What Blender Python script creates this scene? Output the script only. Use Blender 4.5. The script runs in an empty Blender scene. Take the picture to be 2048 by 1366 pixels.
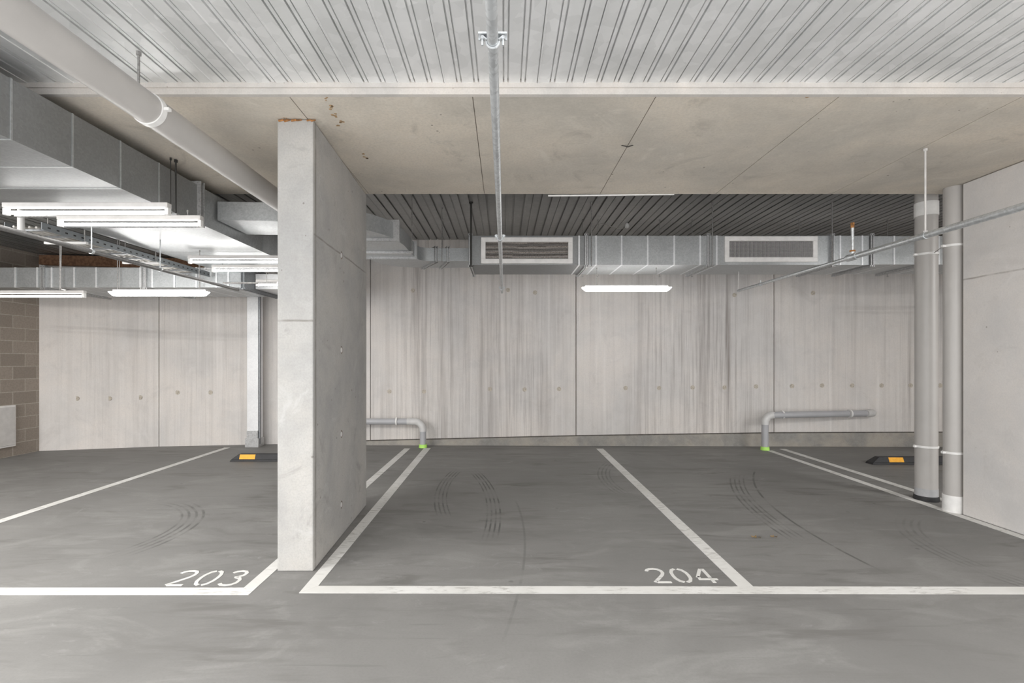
import bpy, math, random
from mathutils import Vector
random.seed(7)

# ------------------------------------------------------------------ camera, world, exposure
sc = bpy.context.scene
C = sc.collection
FPX = 1000.0            # focal length in pixels of a 2048 px wide frame
VX, VY, EYE = 1009.0, 720.0, 1.5
cam = bpy.data.cameras.new('camera')
cam.sensor_width = 36.0
cam.lens = 36.0 * FPX / 2048
cam.shift_x = (1024 - VX) / 2048
cam.shift_y = (VY - 683) / 2048
cam.clip_start = 0.05
cam.clip_end = 200
cam_ob = bpy.data.objects.new('camera', cam)
C.objects.link(cam_ob)
cam_ob.location = (0, 0, EYE)
cam_ob.rotation_euler = (math.pi / 2, 0, 0)
sc.camera = cam_ob

sc.view_settings.view_transform = 'Standard'
sc.view_settings.look = 'None'
sc.view_settings.gamma = 1
sc.view_settings.exposure = 0.81

world = bpy.data.worlds.new('daylight')
sc.world = world
world.use_nodes = True
bg = world.node_tree.nodes['Background']
bg.inputs[0].default_value = (0.985, 0.99, 1.0, 1)
bg.inputs[1].default_value = 1.38
TUBE_POWER = 8.5
LED_POWER = 16.0
FILL_LAMP = 110.0
sc.cycles.max_bounces = 8
sc.cycles.diffuse_bounces = 5
sc.cycles.glossy_bounces = 4

# ------------------------------------------------------------------ helpers
def px(x, y, Y):                       # a point of the photograph at depth Y
    return Vector(((x - VX) * Y / FPX, Y, EYE + (VY - y) * Y / FPX))
def fl(x, y):                          # a point of the photograph on the floor
    Y = EYE * FPX / (y - VY)
    return Vector(((x - VX) * Y / FPX, Y, 0))

class MB:
    def __init__(s): s.v = []; s.f = []; s.m = []; s.mi = 0
    def mat(s, i): s.mi = i; return s
    def add(s, vs, fs):
        o = len(s.v)
        s.v += [Vector(p) for p in vs]
        for f in fs: s.f.append([i + o for i in f]); s.m.append(s.mi)
        return s
    def hexa(s, p):                    # bottom four counter-clockwise, then top four
        return s.add(p, [(3,2,1,0),(4,5,6,7),(0,1,5,4),(1,2,6,5),(2,3,7,6),(3,0,4,7)])
    def box(s, x0, x1, y0, y1, z0, z1):
        x0, x1 = min(x0,x1), max(x0,x1); y0, y1 = min(y0,y1), max(y0,y1); z0, z1 = min(z0,z1), max(z0,z1)
        return s.hexa([(x0,y0,z0),(x1,y0,z0),(x1,y1,z0),(x0,y1,z0),(x0,y0,z1),(x1,y0,z1),(x1,y1,z1),(x0,y1,z1)])
    def prism(s, poly, z0, z1):        # plan polygon, counter-clockwise
        n = len(poly)
        vs = [(p[0],p[1],z0) for p in poly] + [(p[0],p[1],z1) for p in poly]
        fs = [tuple(range(n-1,-1,-1)), tuple(range(n,2*n))] + [(i,(i+1)%n,n+(i+1)%n,n+i) for i in range(n)]
        return s.add(vs, fs)
    def tube(s, pts, r, n=16, caps=True):
        pts = [Vector(p) for p in pts]
        rs = r if isinstance(r, (list, tuple)) else [r]*len(pts)
        rings = []
        t0 = (pts[1]-pts[0]).normalized()
        up = Vector((0,0,1)) if abs(t0.z) < .9 else Vector((0,1,0))
        a = t0.cross(up).normalized()
        for i, p in enumerate(pts):
            if i == 0: t = pts[1]-pts[0]
            elif i == len(pts)-1: t = pts[-1]-pts[-2]
            else: t = (pts[i+1]-pts[i]).normalized() + (pts[i]-pts[i-1]).normalized()
            t.normalize()
            a = (a - t*a.dot(t)).normalized()
            b = t.cross(a)
            rings.append([p + (a*math.cos(2*math.pi*k/n) + b*math.sin(2*math.pi*k/n))*rs[i] for k in range(n)])
        vs = [q for R in rings for q in R]
        fs = []
        for i in range(len(pts)-1):
            for k in range(n):
                fs.append((i*n+k, i*n+(k+1)%n, (i+1)*n+(k+1)%n, (i+1)*n+k))
        if caps:
            fs.append(tuple(range(n-1,-1,-1)))
            fs.append(tuple((len(pts)-1)*n+k for k in range(n)))
        return s.add(vs, fs)
    def bar(s, a, b, w, h, up=(0,0,1)):      # rectangular bar from a to b
        a, b = Vector(a), Vector(b); t = (b-a).normalized(); up = Vector(up)
        if abs(t.dot(up)) > .95: up = Vector((0,1,0))
        sd = t.cross(up).normalized()*w/2; u = sd.cross(t).normalized()*h/2
        return s.hexa([a-sd-u, a+sd-u, b+sd-u, b-sd-u, a-sd+u, a+sd+u, b+sd+u, b-sd+u])
    def build(s, name, mats, parent=None, base=None, smooth=None, bevel=0):
        me = bpy.data.meshes.new(name)
        if parent is not None: org = Vector(parent['_o'])
        elif base is not None: org = Vector(base)
        else: org = Vector((0,0,0))
        me.from_pydata([tuple(v-org) for v in s.v], [], s.f)
        if not isinstance(mats, (list, tuple)): mats = [mats]
        for m in mats: me.materials.append(m)
        me.polygons.foreach_set('material_index', s.m)
        me.update()
        if smooth:
            me.polygons.foreach_set('use_smooth', [True]*len(me.polygons))
            me.set_sharp_from_angle(angle=math.radians(smooth))
        o = bpy.data.objects.new(name, me); C.objects.link(o)
        if parent is not None: o.parent = parent
        else: o.location = org
        o['_o'] = tuple(org)
        if bevel:
            b = o.modifiers.new('bevel', 'BEVEL'); b.width = bevel; b.segments = 2; b.limit_method = 'ANGLE'
        return o

def tag(o, label, cat, group=None):
    o['label'] = label; o['category'] = cat
    if group: o['group'] = group
    return o
def thing(name, label, cat, loc, group=None):
    o = bpy.data.objects.new(name, None); C.objects.link(o); o.location = loc; o['_o'] = tuple(loc)
    o.empty_display_size = .1
    return tag(o, label, cat, group)
def struct(o, label=None, cat=None):
    o['kind'] = 'structure'
    if label: o['label'] = label
    if cat: o['category'] = cat
    return o
def arc(c, u, v, r, a0, a1, n=8):
    c, u, v = Vector(c), Vector(u), Vector(v)
    return [c + (u*math.cos(math.radians(a0+(a1-a0)*i/n)) + v*math.sin(math.radians(a0+(a1-a0)*i/n)))*r for i in range(n+1)]

# ------------------------------------------------------------------ materials
class NT:
    def __init__(s, name):
        s.m = bpy.data.materials.new(name); s.m.use_nodes = True
        s.t = s.m.node_tree; s.b = s.t.nodes['Principled BSDF']
        s.co = s.t.nodes.new('ShaderNodeTexCoord').outputs['Object']
    def n(s, typ, **k):
        nd = s.t.nodes.new(typ)
        for a, b in k.items(): setattr(nd, a, b)
        return nd
    def put(s, sock, v):
        if isinstance(v, bpy.types.NodeSocket): s.t.links.new(v, sock)
        else: sock.default_value = v
    def math(s, op, a, b=0.0, c=0.0, clamp=False):
        nd = s.n('ShaderNodeMath', operation=op); nd.use_clamp = clamp
        s.put(nd.inputs[0], a); s.put(nd.inputs[1], b); s.put(nd.inputs[2], c)
        return nd.outputs[0]
    def mapping(s, scale=(1,1,1), loc=(0,0,0), rot=(0,0,0), vec=None):
        nd = s.n('ShaderNodeMapping'); s.t.links.new(vec or s.co, nd.inputs['Vector'])
        nd.inputs['Scale'].default_value = scale; nd.inputs['Location'].default_value = loc; nd.inputs['Rotation'].default_value = rot
        return nd.outputs[0]
    def noise(s, scale, detail=4, rough=.55, dist=0, vec=None):
        nd = s.n('ShaderNodeTexNoise'); s.t.links.new(vec or s.co, nd.inputs['Vector'])
        nd.inputs['Scale'].default_value = scale; nd.inputs['Detail'].default_value = detail
        nd.inputs['Roughness'].default_value = rough; nd.inputs['Distortion'].default_value = dist
        return nd.outputs['Fac']
    def ramp(s, v, a, b, lo=0.0, hi=1.0):
        nd = s.n('ShaderNodeMapRange', interpolation_type='SMOOTHSTEP'); s.put(nd.inputs[0], v)
        nd.inputs[1].default_value = a; nd.inputs[2].default_value = b; nd.inputs[3].default_value = lo; nd.inputs[4].default_value = hi
        return nd.outputs[0]
    def mix(s, f, a, b, blend='MIX'):
        nd = s.n('ShaderNodeMix', data_type='RGBA', blend_type=blend)
        s.put(nd.inputs[0], f)
        for i, v in ((6, a), (7, b)):
            if isinstance(v, (tuple, list)): v = (*v[:3], 1)
            s.put(nd.inputs[i], v)
        return nd.outputs[2]
    def xyz(s, vec=None):
        nd = s.n('ShaderNodeSeparateXYZ'); s.t.links.new(vec or s.co, nd.inputs[0]); return nd.outputs
    def out(s, col=None, rough=None, metal=None, bump=None, bs=.3, bd=.01):
        if col is not None:
            if isinstance(col, (tuple, list)): col = (*col[:3], 1)
            s.put(s.b.inputs['Base Color'], col)
        if rough is not None: s.put(s.b.inputs['Roughness'], rough)
        if metal is not None: s.put(s.b.inputs['Metallic'], metal)
        if bump is not None:
            nd = s.n('ShaderNodeBump'); nd.inputs['Strength'].default_value = bs; nd.inputs['Distance'].default_value = bd
            s.put(nd.inputs['Height'], bump); s.t.links.new(nd.outputs[0], s.b.inputs['Normal'])
        return s.m

def concrete(name, base, var=.12, warm=(1.05,.98,.9), scale=1.0, pits=True, streak=0.0, dirt=(.25,.22,.19), rough=.85, lines=(), vlines=(), pitn=1.0, stain=.3):
    t = NT(name)
    big = t.noise(.9*scale, 5, .6, .4)
    mid = t.noise(5*scale, 6, .65, .2)
    fine = t.noise(55*scale, 5, .7)
    c0 = tuple(b*(1-var) for b in base); c1 = tuple(b*(1+var)*w for b, w in zip(base, warm))
    col = t.mix(t.ramp(big, .32, .68), c0, c1)
    col = t.mix(t.ramp(mid, .35, .7, 0, .35), col, tuple(b*(1+var*1.3) for b in base))
    col = t.mix(t.ramp(fine, .35, .75, 0, .35), col, tuple(b*(1-var*2.4) for b in base))
    blot = t.noise(1.7*scale, 7, .72, 1.2)
    col = t.mix(t.ramp(blot, .54, .72, 0, stain), col, tuple(.45*b+.55*d for b, d in zip(base, dirt)))
    col = t.mix(t.ramp(t.noise(2.6*scale, 6, .7, .9), .58, .72, 0, stain), col, tuple(min(1, b*1.18) for b in base))
    if lines:
        X_, Y_, Z_ = t.xyz()
        wob = t.math('MULTIPLY', t.math('SUBTRACT', t.noise(2, 3), .5), .03)
        for z, ya, yb in lines:
            d = t.math('ABSOLUTE', t.math('SUBTRACT', t.math('ADD', Z_, wob), z))
            lm = t.math('MULTIPLY', t.ramp(d, .003, .011, 1, 0), t.ramp(t.noise(6, 3), .3, .6, .25, .8))
            lm = t.math('MULTIPLY', lm, t.math('MULTIPLY', t.math('GREATER_THAN', Y_, ya), t.math('LESS_THAN', Y_, yb)))
            col = t.mix(lm, col, dirt)
    h = t.math('ADD', t.math('MULTIPLY', fine, .35), mid)
    if streak:
        sv = t.mapping((7,7,.22)); sv2 = t.mapping((24,24,.5), (3,1,2))
        s1 = t.ramp(t.noise(1, 4, .6, .15, sv), .46, .7)
        s2 = t.ramp(t.noise(1, 4, .7, .1, sv2), .45, .72)
        region = t.ramp(t.noise(.45, 2, .5, 0, t.mapping((1,1,.15))), .38, .62, .25, 1)
        region = t.math('MULTIPLY', region, t.ramp(t.xyz()[0], -3.2, -1.2, .4, 1))
        st = t.math('MULTIPLY', t.math('ADD', t.math('MULTIPLY', s1, .55), t.math('MULTIPLY', s2, .6), clamp=True), region)
        col = t.mix(t.math('MULTIPLY', st, streak), col, dirt)
        l1 = t.ramp(t.noise(1, 3, .6, .1, t.mapping((11,11,.3), (9,4,1))), .55, .75, 0, .35)
        col = t.mix(l1, col, tuple(min(1, b*1.35) for b in base))
    for y in vlines:
        Yv = t.math('ADD', t.xyz()[1], t.math('MULTIPLY', t.math('SUBTRACT', t.noise(5, 4), .5), .012))
        col = t.mix(t.math('MULTIPLY', t.ramp(t.math('ABSOLUTE', t.math('SUBTRACT', Yv, y)), .005, .018, 1, 0), t.ramp(t.noise(9, 4), .3, .6, .35, .9)), col, dirt)
    if pits:
        vo = t.n('ShaderNodeTexVoronoi'); t.t.links.new(t.co, vo.inputs['Vector']); vo.inputs['Scale'].default_value = 9*scale
        sz = t.noise(3*scale, 2)
        p = t.ramp(t.math('SUBTRACT', vo.outputs['Distance'], t.math('MULTIPLY', t.ramp(sz, .42, .72), .085*pitn)), -.012, .012, 1, 0)
        p = t.math('MULTIPLY', p, t.ramp(sz, .44, .5))
        col = t.mix(t.math('MULTIPLY', p, .8), col, dirt)
        h = t.math('SUBTRACT', h, t.math('MULTIPLY', p, 1.5))
    return t.out(col, rough, 0, h, .25, .006)

def galv(name, base, metal, rough, spangle=.15, scale=40, along=None):
    t = NT(name)
    vo = t.n('ShaderNodeTexVoronoi'); t.t.links.new(t.co, vo.inputs['Vector']); vo.inputs['Scale'].default_value = scale
    g = t.xyz(vo.outputs['Color'])[0]
    big = t.noise(1.6, 4, .6, .3, t.mapping(along) if along else None)
    v = t.math('ADD', t.math('MULTIPLY', g, spangle), t.math('MULTIPLY', big, .5))
    col = t.mix(t.ramp(v, .1, .6), tuple(b*.78 for b in base), tuple(min(1,b*1.15) for b in base))
    sm = t.noise(7, 5, .7, .8)
    col = t.mix(t.ramp(sm, .62, .75, 0, .3), col, tuple(min(1,b*1.4) for b in base))
    ro = t.math('ADD', rough, t.math('MULTIPLY', t.math('SUBTRACT', big, .5), .25))
    return t.out(col, ro, metal, big, .15, .02)

def plain(name, col, rough=.5, metal=0, var=.06, scale=12):
    t = NT(name)
    c = t.mix(t.ramp(t.noise(scale, 4), .3, .7), tuple(b*(1-var) for b in col), tuple(min(1,b*(1+var)) for b in col))
    return t.out(c, rough, metal)

def emit(name, col, st):
    t = NT(name); t.out(col, .4)
    t.b.inputs['Emission Color'].default_value = (*col, 1); t.b.inputs['Emission Strength'].default_value = st
    return t.m

def circle3(a, b, c):
    ax, ay, bx, by, cx, cy = *a, *b, *c
    d = 2*(ax*(by-cy)+bx*(cy-ay)+cx*(ay-by))
    ux = ((ax*ax+ay*ay)*(by-cy)+(bx*bx+by*by)*(cy-ay)+(cx*cx+cy*cy)*(ay-by))/d
    uy = ((ax*ax+ay*ay)*(cx-bx)+(bx*bx+by*by)*(ax-cx)+(cx*cx+cy*cy)*(bx-ax))/d
    return ux, uy, math.hypot(ax-ux, ay-uy)

def floor_material():
    t = NT('sealed_concrete_floor')
    base = (.2, .195, .187)
    big = t.noise(.55, 5, .6, .6)
    swirl = t.noise(1.3, 6, .62, 1.6, t.mapping((.7,1.6,1), rot=(0,0,.35)))
    trow = t.noise(2.2, 6, .65, 1.0, t.mapping((.5,2.4,1), rot=(0,0,-.62)))
    fine = t.noise(70, 4, .7)
    col = t.mix(t.ramp(big, .3, .7), tuple(b*.88 for b in base), tuple(b*1.14 for b in base))
    col = t.mix(t.ramp(swirl, .48, .68, 0, .38), col, (.32,.315,.30))
    col = t.mix(t.ramp(trow, .52, .7, 0, .4), col, (.145,.139,.131))
    brush = t.noise(1, 6, .65, .7, t.mapping((1.1,5.5,1), (3,7,0), rot=(0,0,.75)))
    col = t.mix(t.math('MULTIPLY', t.ramp(brush, .5, .66), t.ramp(t.noise(.8, 2), .42, .58)), col, (.15,.144,.136))
    scuff = t.noise(1, 7, .75, 1.8, t.mapping((2.2,3.2,1), (1,9,0), rot=(0,0,-.3)))
    col = t.mix(t.math('MULTIPLY', t.ramp(scuff, .57, .68, 0, .38), t.ramp(t.noise(.7, 2, vec=t.mapping((1,1,1), (5,3,0))), .48, .6)), col, (.33,.325,.315))
    col = t.mix(t.ramp(fine, .4, .7, 0, .22), col, (.15,.145,.14))
    X, Y, Z = t.xyz()
    def tyre(a, b, c, w, lines, y0, y1, st):
        nonlocal col
        ux, uy, r = circle3(a, b, c)
        dx = t.math('SUBTRACT', X, ux); dy = t.math('SUBTRACT', Y, uy)
        d = t.math('SUBTRACT', t.math('SQRT', t.math('ADD', t.math('MULTIPLY', dx, dx), t.math('MULTIPLY', dy, dy))), r)
        band = t.ramp(t.math('ABSOLUTE', d), w*.4, w*.55, 1, 0)
        rib = t.ramp(t.math('SINE', t.math('MULTIPLY', d, 2*math.pi*lines/w)), -.1, .9)
        side = t.ramp(X, ux-.05, ux+.05, 0, 1)
        if a[0] < ux: side = t.math('SUBTRACT', 1.0, side)
        k = t.math('MULTIPLY', t.math('MULTIPLY', band, rib), side)
        k = t.math('MULTIPLY', k, t.math('MULTIPLY', t.ramp(Y, y0, y0+.4), t.ramp(Y, y1-.25, y1, 1, 0)))
        k = t.math('MULTIPLY', k, t.ramp(t.noise(3.5, 3, .6), .38, .6, .15, 1))
        col = t.mix(t.math('MULTIPLY', k, st), col, (.07,.068,.065))
    tyre((-.66,6.75),(-.727,5.71),(-.61,4.89), .17, 4, 4.7, 6.85, .8)
    tyre((-.396,6.72),(-.224,6.05),(-.10,5.05), .17, 4, 4.1, 6.85, .85)
    tyre((3.0,6.47),(2.583,5.365),(2.45,4.5), .2, 4, 4.0, 6.6, .7)
    tyre((3.35,6.67),(2.85,5.5),(2.67,4.44), .06, 1, 3.4, 6.9, .8)
    tyre((-3.35,5.2),(-2.87,4.5),(-2.91,3.95), .24, 4, 3.75, 5.3, .7)
    tyre((.12,5.2),(.16,4.4),(.10,3.4), .05, 1, 2.6, 5.4, .35)
    tyre((4.05,4.9),(3.4,3.9),(3.6,3.1), .22, 4, 2.9, 4.8, .35)
    tyre((1.55,7.3),(1.28,6.5),(1.3,5.7), .2, 4, 5.5, 7.4, .5)
    # drips and little oil spots
    vo = t.n('ShaderNodeTexVoronoi'); t.t.links.new(t.mapping((1,1,1), (.31,.17,0)), vo.inputs['Vector']); vo.inputs['Scale'].default_value = 3.1
    gate = t.noise(1.1, 2)
    spot = t.math('MULTIPLY', t.ramp(t.math('ADD', vo.outputs['Distance'], t.math('MULTIPLY', t.noise(14, 3), .14)), .1, .14, 1, 0), t.ramp(gate, .52, .58))
    col = t.mix(t.math('MULTIPLY', spot, .6), col, (.08,.078,.075))
    # long fine scratches
    sc1 = t.ramp(t.noise(1, 2, .5, .25, t.mapping((1.0,26,1), rot=(0,0,.95))), .68, .74, 0, .35)
    col = t.mix(sc1, col, (.12,.118,.112))
    ro = t.math('ADD', .5, t.math('MULTIPLY', swirl, .25))
    return t.out(col, ro, 0, t.math('ADD', fine, trow), .08, .004)

def block_material():
    t = NT('grey_brown_blockwork')
    br = t.n('ShaderNodeTexBrick')
    X, Y, Z = t.xyz(); cb = t.n('ShaderNodeCombineXYZ'); t.put(cb.inputs[0], Y); t.put(cb.inputs[1], Z)
    t.t.links.new(cb.outputs[0], br.inputs['Vector'])
    br.inputs['Scale'].default_value = 1; br.inputs['Brick Width'].default_value = .4; br.inputs['Row Height'].default_value = .2
    br.inputs['Mortar Size'].default_value = .006; br.inputs['Mortar Smooth'].default_value = .1; br.inputs['Bias'].default_value = 0
    br.inputs['Color1'].default_value = (.30,.255,.215,1); br.inputs['Color2'].default_value = (.38,.325,.275,1); br.inputs['Mortar'].default_value = (.5,.45,.39,1)
    col = t.mix(t.ramp(t.noise(40, 5, .7), .35, .7, 0, .35), br.outputs['Color'], (.17,.15,.13))
    h = t.math('SUBTRACT', t.math('MULTIPLY', t.noise(60, 4), .3), br.outputs['Fac'])
    return t.out(col, .9, 0, h, .5, .01)

M = {}
M['floor'] = floor_material()
M['wall'] = concrete('precast_panel_concrete', (.68,.655,.635), .08, streak=.85, dirt=(.26,.228,.21), stain=.25, warm=(1.02,.99,.96), pits=False)
M['joint'] = plain('dark_panel_joint', (.2,.17,.14), .9, 0, .3)
M['gap'] = plain('painted_gap_shade', (.09,.08,.07), .9, 0, .3)
M['plinth'] = concrete('rough_plinth_concrete', (.33,.32,.30), .22, scale=2.5, dirt=(.12,.11,.1))
M['soffit'] = concrete('board_marked_soffit', (.57,.53,.465), .15, scale=.9, dirt=(.16,.14,.11), warm=(1.03,.99,.95), stain=.6)
M['lip'] = concrete('pale_beam_edge', (.56,.535,.505), .12, warm=(1.02,.99,.96), scale=2, dirt=(.25,.2,.16))
M['column'] = concrete('pale_column_concrete', (.385,.38,.37), .14, scale=1.3, dirt=(.2,.19,.17), warm=(1.02,.99,.95), lines=((1.78,-2,-.748), (2.4,-.74,2)), pitn=1.6, stain=.8, vlines=(-.70,))
M['sidewall'] = concrete('right_wall_concrete', (.68,.66,.645), .08, scale=1.2, dirt=(.3,.27,.24), warm=(1.02,.99,.96), lines=((2.28,-9,9),), stain=.3)
M['tie'] = plain('tie_hole_mortar', (.50,.45,.38), .9, 0, .25, 60)
M['rust'] = plain('rust', (.33,.15,.05), .9, 0, .5, 40)
M['rust_pale'] = plain('pale_rust_stain', (.36,.24,.13), .9, 0, .4, 60)
M['block'] = block_material()
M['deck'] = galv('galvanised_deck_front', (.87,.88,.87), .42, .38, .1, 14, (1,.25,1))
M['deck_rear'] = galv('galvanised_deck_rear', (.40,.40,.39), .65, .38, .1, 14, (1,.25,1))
M['duct'] = galv('galvanised_duct', (.44,.455,.46), .5, .38, .16, 60)
M['seam'] = galv('duct_seam_edge', (.80,.81,.82), .4, .4, .1, 60)
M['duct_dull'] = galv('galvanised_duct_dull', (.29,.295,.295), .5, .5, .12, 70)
M['flange'] = galv('duct_flange_steel', (.48,.48,.48), .6, .38, .5, 70)
M['white_duct'] = galv('foil_faced_duct', (.97,.975,.99), .05, .35, .1, 60)
M['pvc'] = plain('grey_pvc', (.46,.44,.42), .38, 0, .04, 3)
M['pvc_cool'] = plain('cool_grey_pvc', (.43,.43,.445), .38, 0, .04, 3)
M['pvc_pale'] = plain('pale_pvc', (.62,.61,.60), .35, 0, .04)
M['white_plastic'] = plain('white_plastic', (.80,.79,.77), .35)
M['galv_pipe'] = galv('galvanised_pipe', (.60,.62,.63), .7, .42, .3, 60)
M['rod'] = plain('zinc_threaded_rod', (.36,.35,.34), .45, .7, .2, 60)
M['dark_rod'] = plain('dark_steel_rod', (.05,.048,.045), .5, .4)
M['paint'] = None
M['black'] = plain('black_rubber', (.022,.022,.024), .6, 0, .2)
M['yellow'] = plain('yellow_orange_reflector', (.90,.42,.015), .45, 0, .08, 30)
M['green'] = plain('lime_green_tape', (.48,.85,.16), .5)
M['tape'] = plain('grey_cloth_tape', (.42,.42,.43), .45)
M['frame_white'] = plain('white_grille_frame', (.82,.80,.78), .4)
M['lamp_body'] = plain('white_lamp_housing', (.62,.60,.58), .4)
M['tube'] = emit('lit_tube', (1.0,.99,.97), TUBE_POWER)
M['led'] = emit('lit_diffuser', (1.0,.995,.98), LED_POWER)
M['brown'] = plain('brown_fibre_board', (.24,.13,.075), .9, 0, .35, 25)
M['cable'] = plain('cable_sheath', (.55,.53,.5), .6)
M['pipe_dark'] = galv('dull_dark_pipe', (.22,.215,.21), .5, .5, .2, 60)
M['steel_dark'] = galv('cable_tray_steel', (.24,.25,.26), .7, .45, .3, 80)
def tray_material():
    t = NT('slotted_tray_steel'); X, Y, Z = t.xyz()
    a = t.ramp(t.math('SINE', t.math('MULTIPLY', Y, 2*math.pi/.09)), .45, .55)
    b = t.math('MULTIPLY', t.ramp(Z, .026, .028), t.ramp(Z, .040, .042, 1, 0))
    return t.out(t.mix(t.math('MULTIPLY', a, b), (.22,.235,.245), (.015,.015,.015)), .5, .5)
M['tray_rail'] = tray_material()
M['leaf'] = plain('dry_leaf', (.22,.15,.07), .9, 0, .3, 80)

def paint_material():
    t = NT('worn_white_road_paint')
    s = t.noise(1, 5, .7, .4, t.mapping((9,34,1), rot=(0,0,.5)))
    col = t.mix(t.ramp(t.noise(2.2, 4), .3, .7), (.62,.61,.58), (.72,.71,.69))
    col = t.mix(t.math('MULTIPLY', t.ramp(s, .5, .64, 0, .8), t.ramp(t.noise(1.4, 3), .4, .55)), col, (.40,.385,.36))
    return t.out(col, .6, 0, s, .05, .002)
M['paint'] = paint_material()

def filter_material():
    t = NT('dusty_filter_bands')
    X, Y, Z = t.xyz()
    w = t.math('ADD', t.math('MULTIPLY', Z, 95), t.math('MULTIPLY', t.noise(2.5, 3), 7))
    b = t.ramp(t.math('SINE', w), -.2, .9)
    col = t.mix(b, (.04,.035,.03), (.42,.37,.33))
    return t.out(t.mix(t.ramp(t.noise(90,3,.8), .35, .65), col, (.14,.12,.105)), .85)
M['filter'] = filter_material()
M['core'] = plain('egg_crate_plastic', (.55,.53,.52), .5, 0, .1, 40)
M['core_back'] = plain('painted_grille_shade', (.10,.10,.10), .9)

# ------------------------------------------------------------------ the setting
W0, W1 = -7.67, 9.0
# floor
struct(MB().box(-10, 11, 1.0, 9.3, -.15, 0).build('floor', M['floor']))

# back wall: precast panels with open joints
nodes = [(78,8.24),(318,8.67),(555,8.92),(741,8.84),(1152,8.78),(1548,8.72),(1905,8.66)]
wp = [((x-VX)*Y/FPX, Y) for x, Y in nodes]
wp.append((wp[-1][0]+2.5, 8.63))
mb = MB()
WH = 3.9
for i in range(len(wp)-1):
    (x0,y0),(x1,y1) = wp[i], wp[i+1]
    g = .007 if i else 0
    g2 = .007
    if i == 1: g2 = 0
    if i == 2: g = 0
    L = math.hypot(x1-x0, y1-y0); ux, uy = (x1-x0)/L, (y1-y0)/L
    a = (x0+ux*g, y0+uy*g); b = (x1-ux*g2, y1-uy*g2)
    mb.mat(0).prism([a, b, (b[0], b[1]+.2), (a[0], a[1]+.2)], 0, WH)
    mb.mat(1).prism([(x0,y0+.03),(x1,y1+.03),(x1,y1+.2),(x0,y0+.2)] if i < 0 else [(x0-.0,y0+.035),(x0+.03,y0+.035),(x0+.03,y0+.15),(x0-.0,y0+.15)], 0, WH)
    mb.prism([(x1-.03,y1+.035),(x1,y1+.035),(x1,y1+.15),(x1-.03,y1+.15)], 0, WH)
def wallY(x):
    for i in range(len(wp)-1):
        (x0,y0),(x1,y1) = wp[i], wp[i+1]
        if x0 <= x <= x1: return y0+(y1-y0)*(x-x0)/(x1-x0)
    return 8.7
def wall_pt(pxx, pyy, off=0):
    Y = 8.7
    for _ in range(4): Y = wallY((pxx-VX)*Y/FPX)
    return px(pxx, pyy, Y-off)
mb.mat(2)
for x, y in [(90,799),(154,797),(219,797),(280,795),(355,785),(421,785),(779,783),(848,783),(980,778),(1049,779),(1118,778),(1251,776),(1318,776),(1385,775),(1449,775),(1512,773),
             (1584,772),(1644,771),(1704,771),(1763,771),(1821,771),(1880,771),(826,581),(1016,580),(1070,585),(1469,590),(1626,586)]:
    p = wall_pt(x, y); r = .038
    mb.tube([p+Vector((0,-.004,0)), p+Vector((0,.02,0))], r, 14)
struct(mb.build('wall_back', [M['wall'], M['joint'], M['tie']]))
# plinth with a wedge-shaped top along the right part
mb = MB()
xs = [wp[3][0]-.5, wp[3][0], wp[4][0], wp[5][0], wp[6][0], wp[7][0]]
zt = [.045, .07, .165, .225, .245, .25]
for i in range(5):
    a, b = xs[i], xs[i+1]; ya, yb = wallY(a), wallY(min(b, wp[-1][0]-.01))
    mb.hexa([(a,ya-.045,-.02),(b,yb-.045,-.02),(b,yb+.05,-.02),(a,ya+.05,-.02),(a,ya-.03,zt[i]),(b,yb-.03,zt[i+1]),(b,yb+.05,zt[i+1]),(a,ya+.05,zt[i])])
    mb.mat(1).hexa([(a,ya-.004,zt[i]-.01),(b,yb-.004,zt[i+1]-.01),(b,yb+.01,zt[i+1]-.01),(a,ya+.01,zt[i]-.01),(a,ya-.004,zt[i]+.016),(b,yb-.004,zt[i+1]+.016),(b,yb+.01,zt[i+1]+.016),(a,ya+.01,zt[i]+.016)]).mat(0)  # dark strip painted along the plinth top as shade of the gap
struct(mb.build('baseboard_back', [M['plinth'], M['gap']]))

# left block wall
struct(MB().box(W0-.2, W0, 2.5, 8.6, 0, 3.9).build('wall_left', M['block']))
# right blade wall, its unseen front lengthened to block light from the right
struct(MB().prism([(4.44,-.8),(4.69,-.8),(4.69,4.845),(4.44,4.845)], 0, 3.205).build('wall_right', M['sidewall'], bevel=.008))
# far right wall closing the garage beyond the blade
struct(MB().box(9.6, 9.8, 2.5, 9, 0, 3.9).build('wall_far_right', M['block']))

# beam band (soffit at 3.21) with its stepped pale lip
mb = MB()
j = [-10] + [-.207-1.19*k for k in range(7,0,-1)] + [-.207+1.19*k for k in range(0,8)] + [11]
for i in range(len(j)-1):
    mb.mat(0).box(j[i]+.003, j[i+1]-.003, 3.245, 5.15, 3.21, 3.9)
mb.mat(1).box(-10, 11, 3.26, 5.14, 3.214, 3.9)
mb.mat(2).box(-10, 11, 3.212, 3.2455, 3.207, 3.25)
mb.box(-10, 11, 3.20, 3.2455, 3.246, 3.9)
mb.mat(3)
rr = random.Random(3)
for (x, y, n) in ((650,200,3),(660,215,4),(668,232,4),(676,248,3),(682,243,3),(730,312,3),(728,306,2),(568,233,2),(1612,196,2)):
    for k in range(n):
        yy = y+rr.uniform(-5,5); xx = x+rr.uniform(-3,5); Y = 1710/(VY-yy); p = Vector(((xx-VX)*Y/FPX, Y, 3.2095)); q = rr.uniform(.006,.014)
        mb.tube([p+Vector((0,0,0)), p+Vector((0,0,.003))], [q, q*1.3], 7)
struct(mb.build('trim_1', [M['soffit'], M['joint'], M['lip'], M['rust_pale']]))

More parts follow.
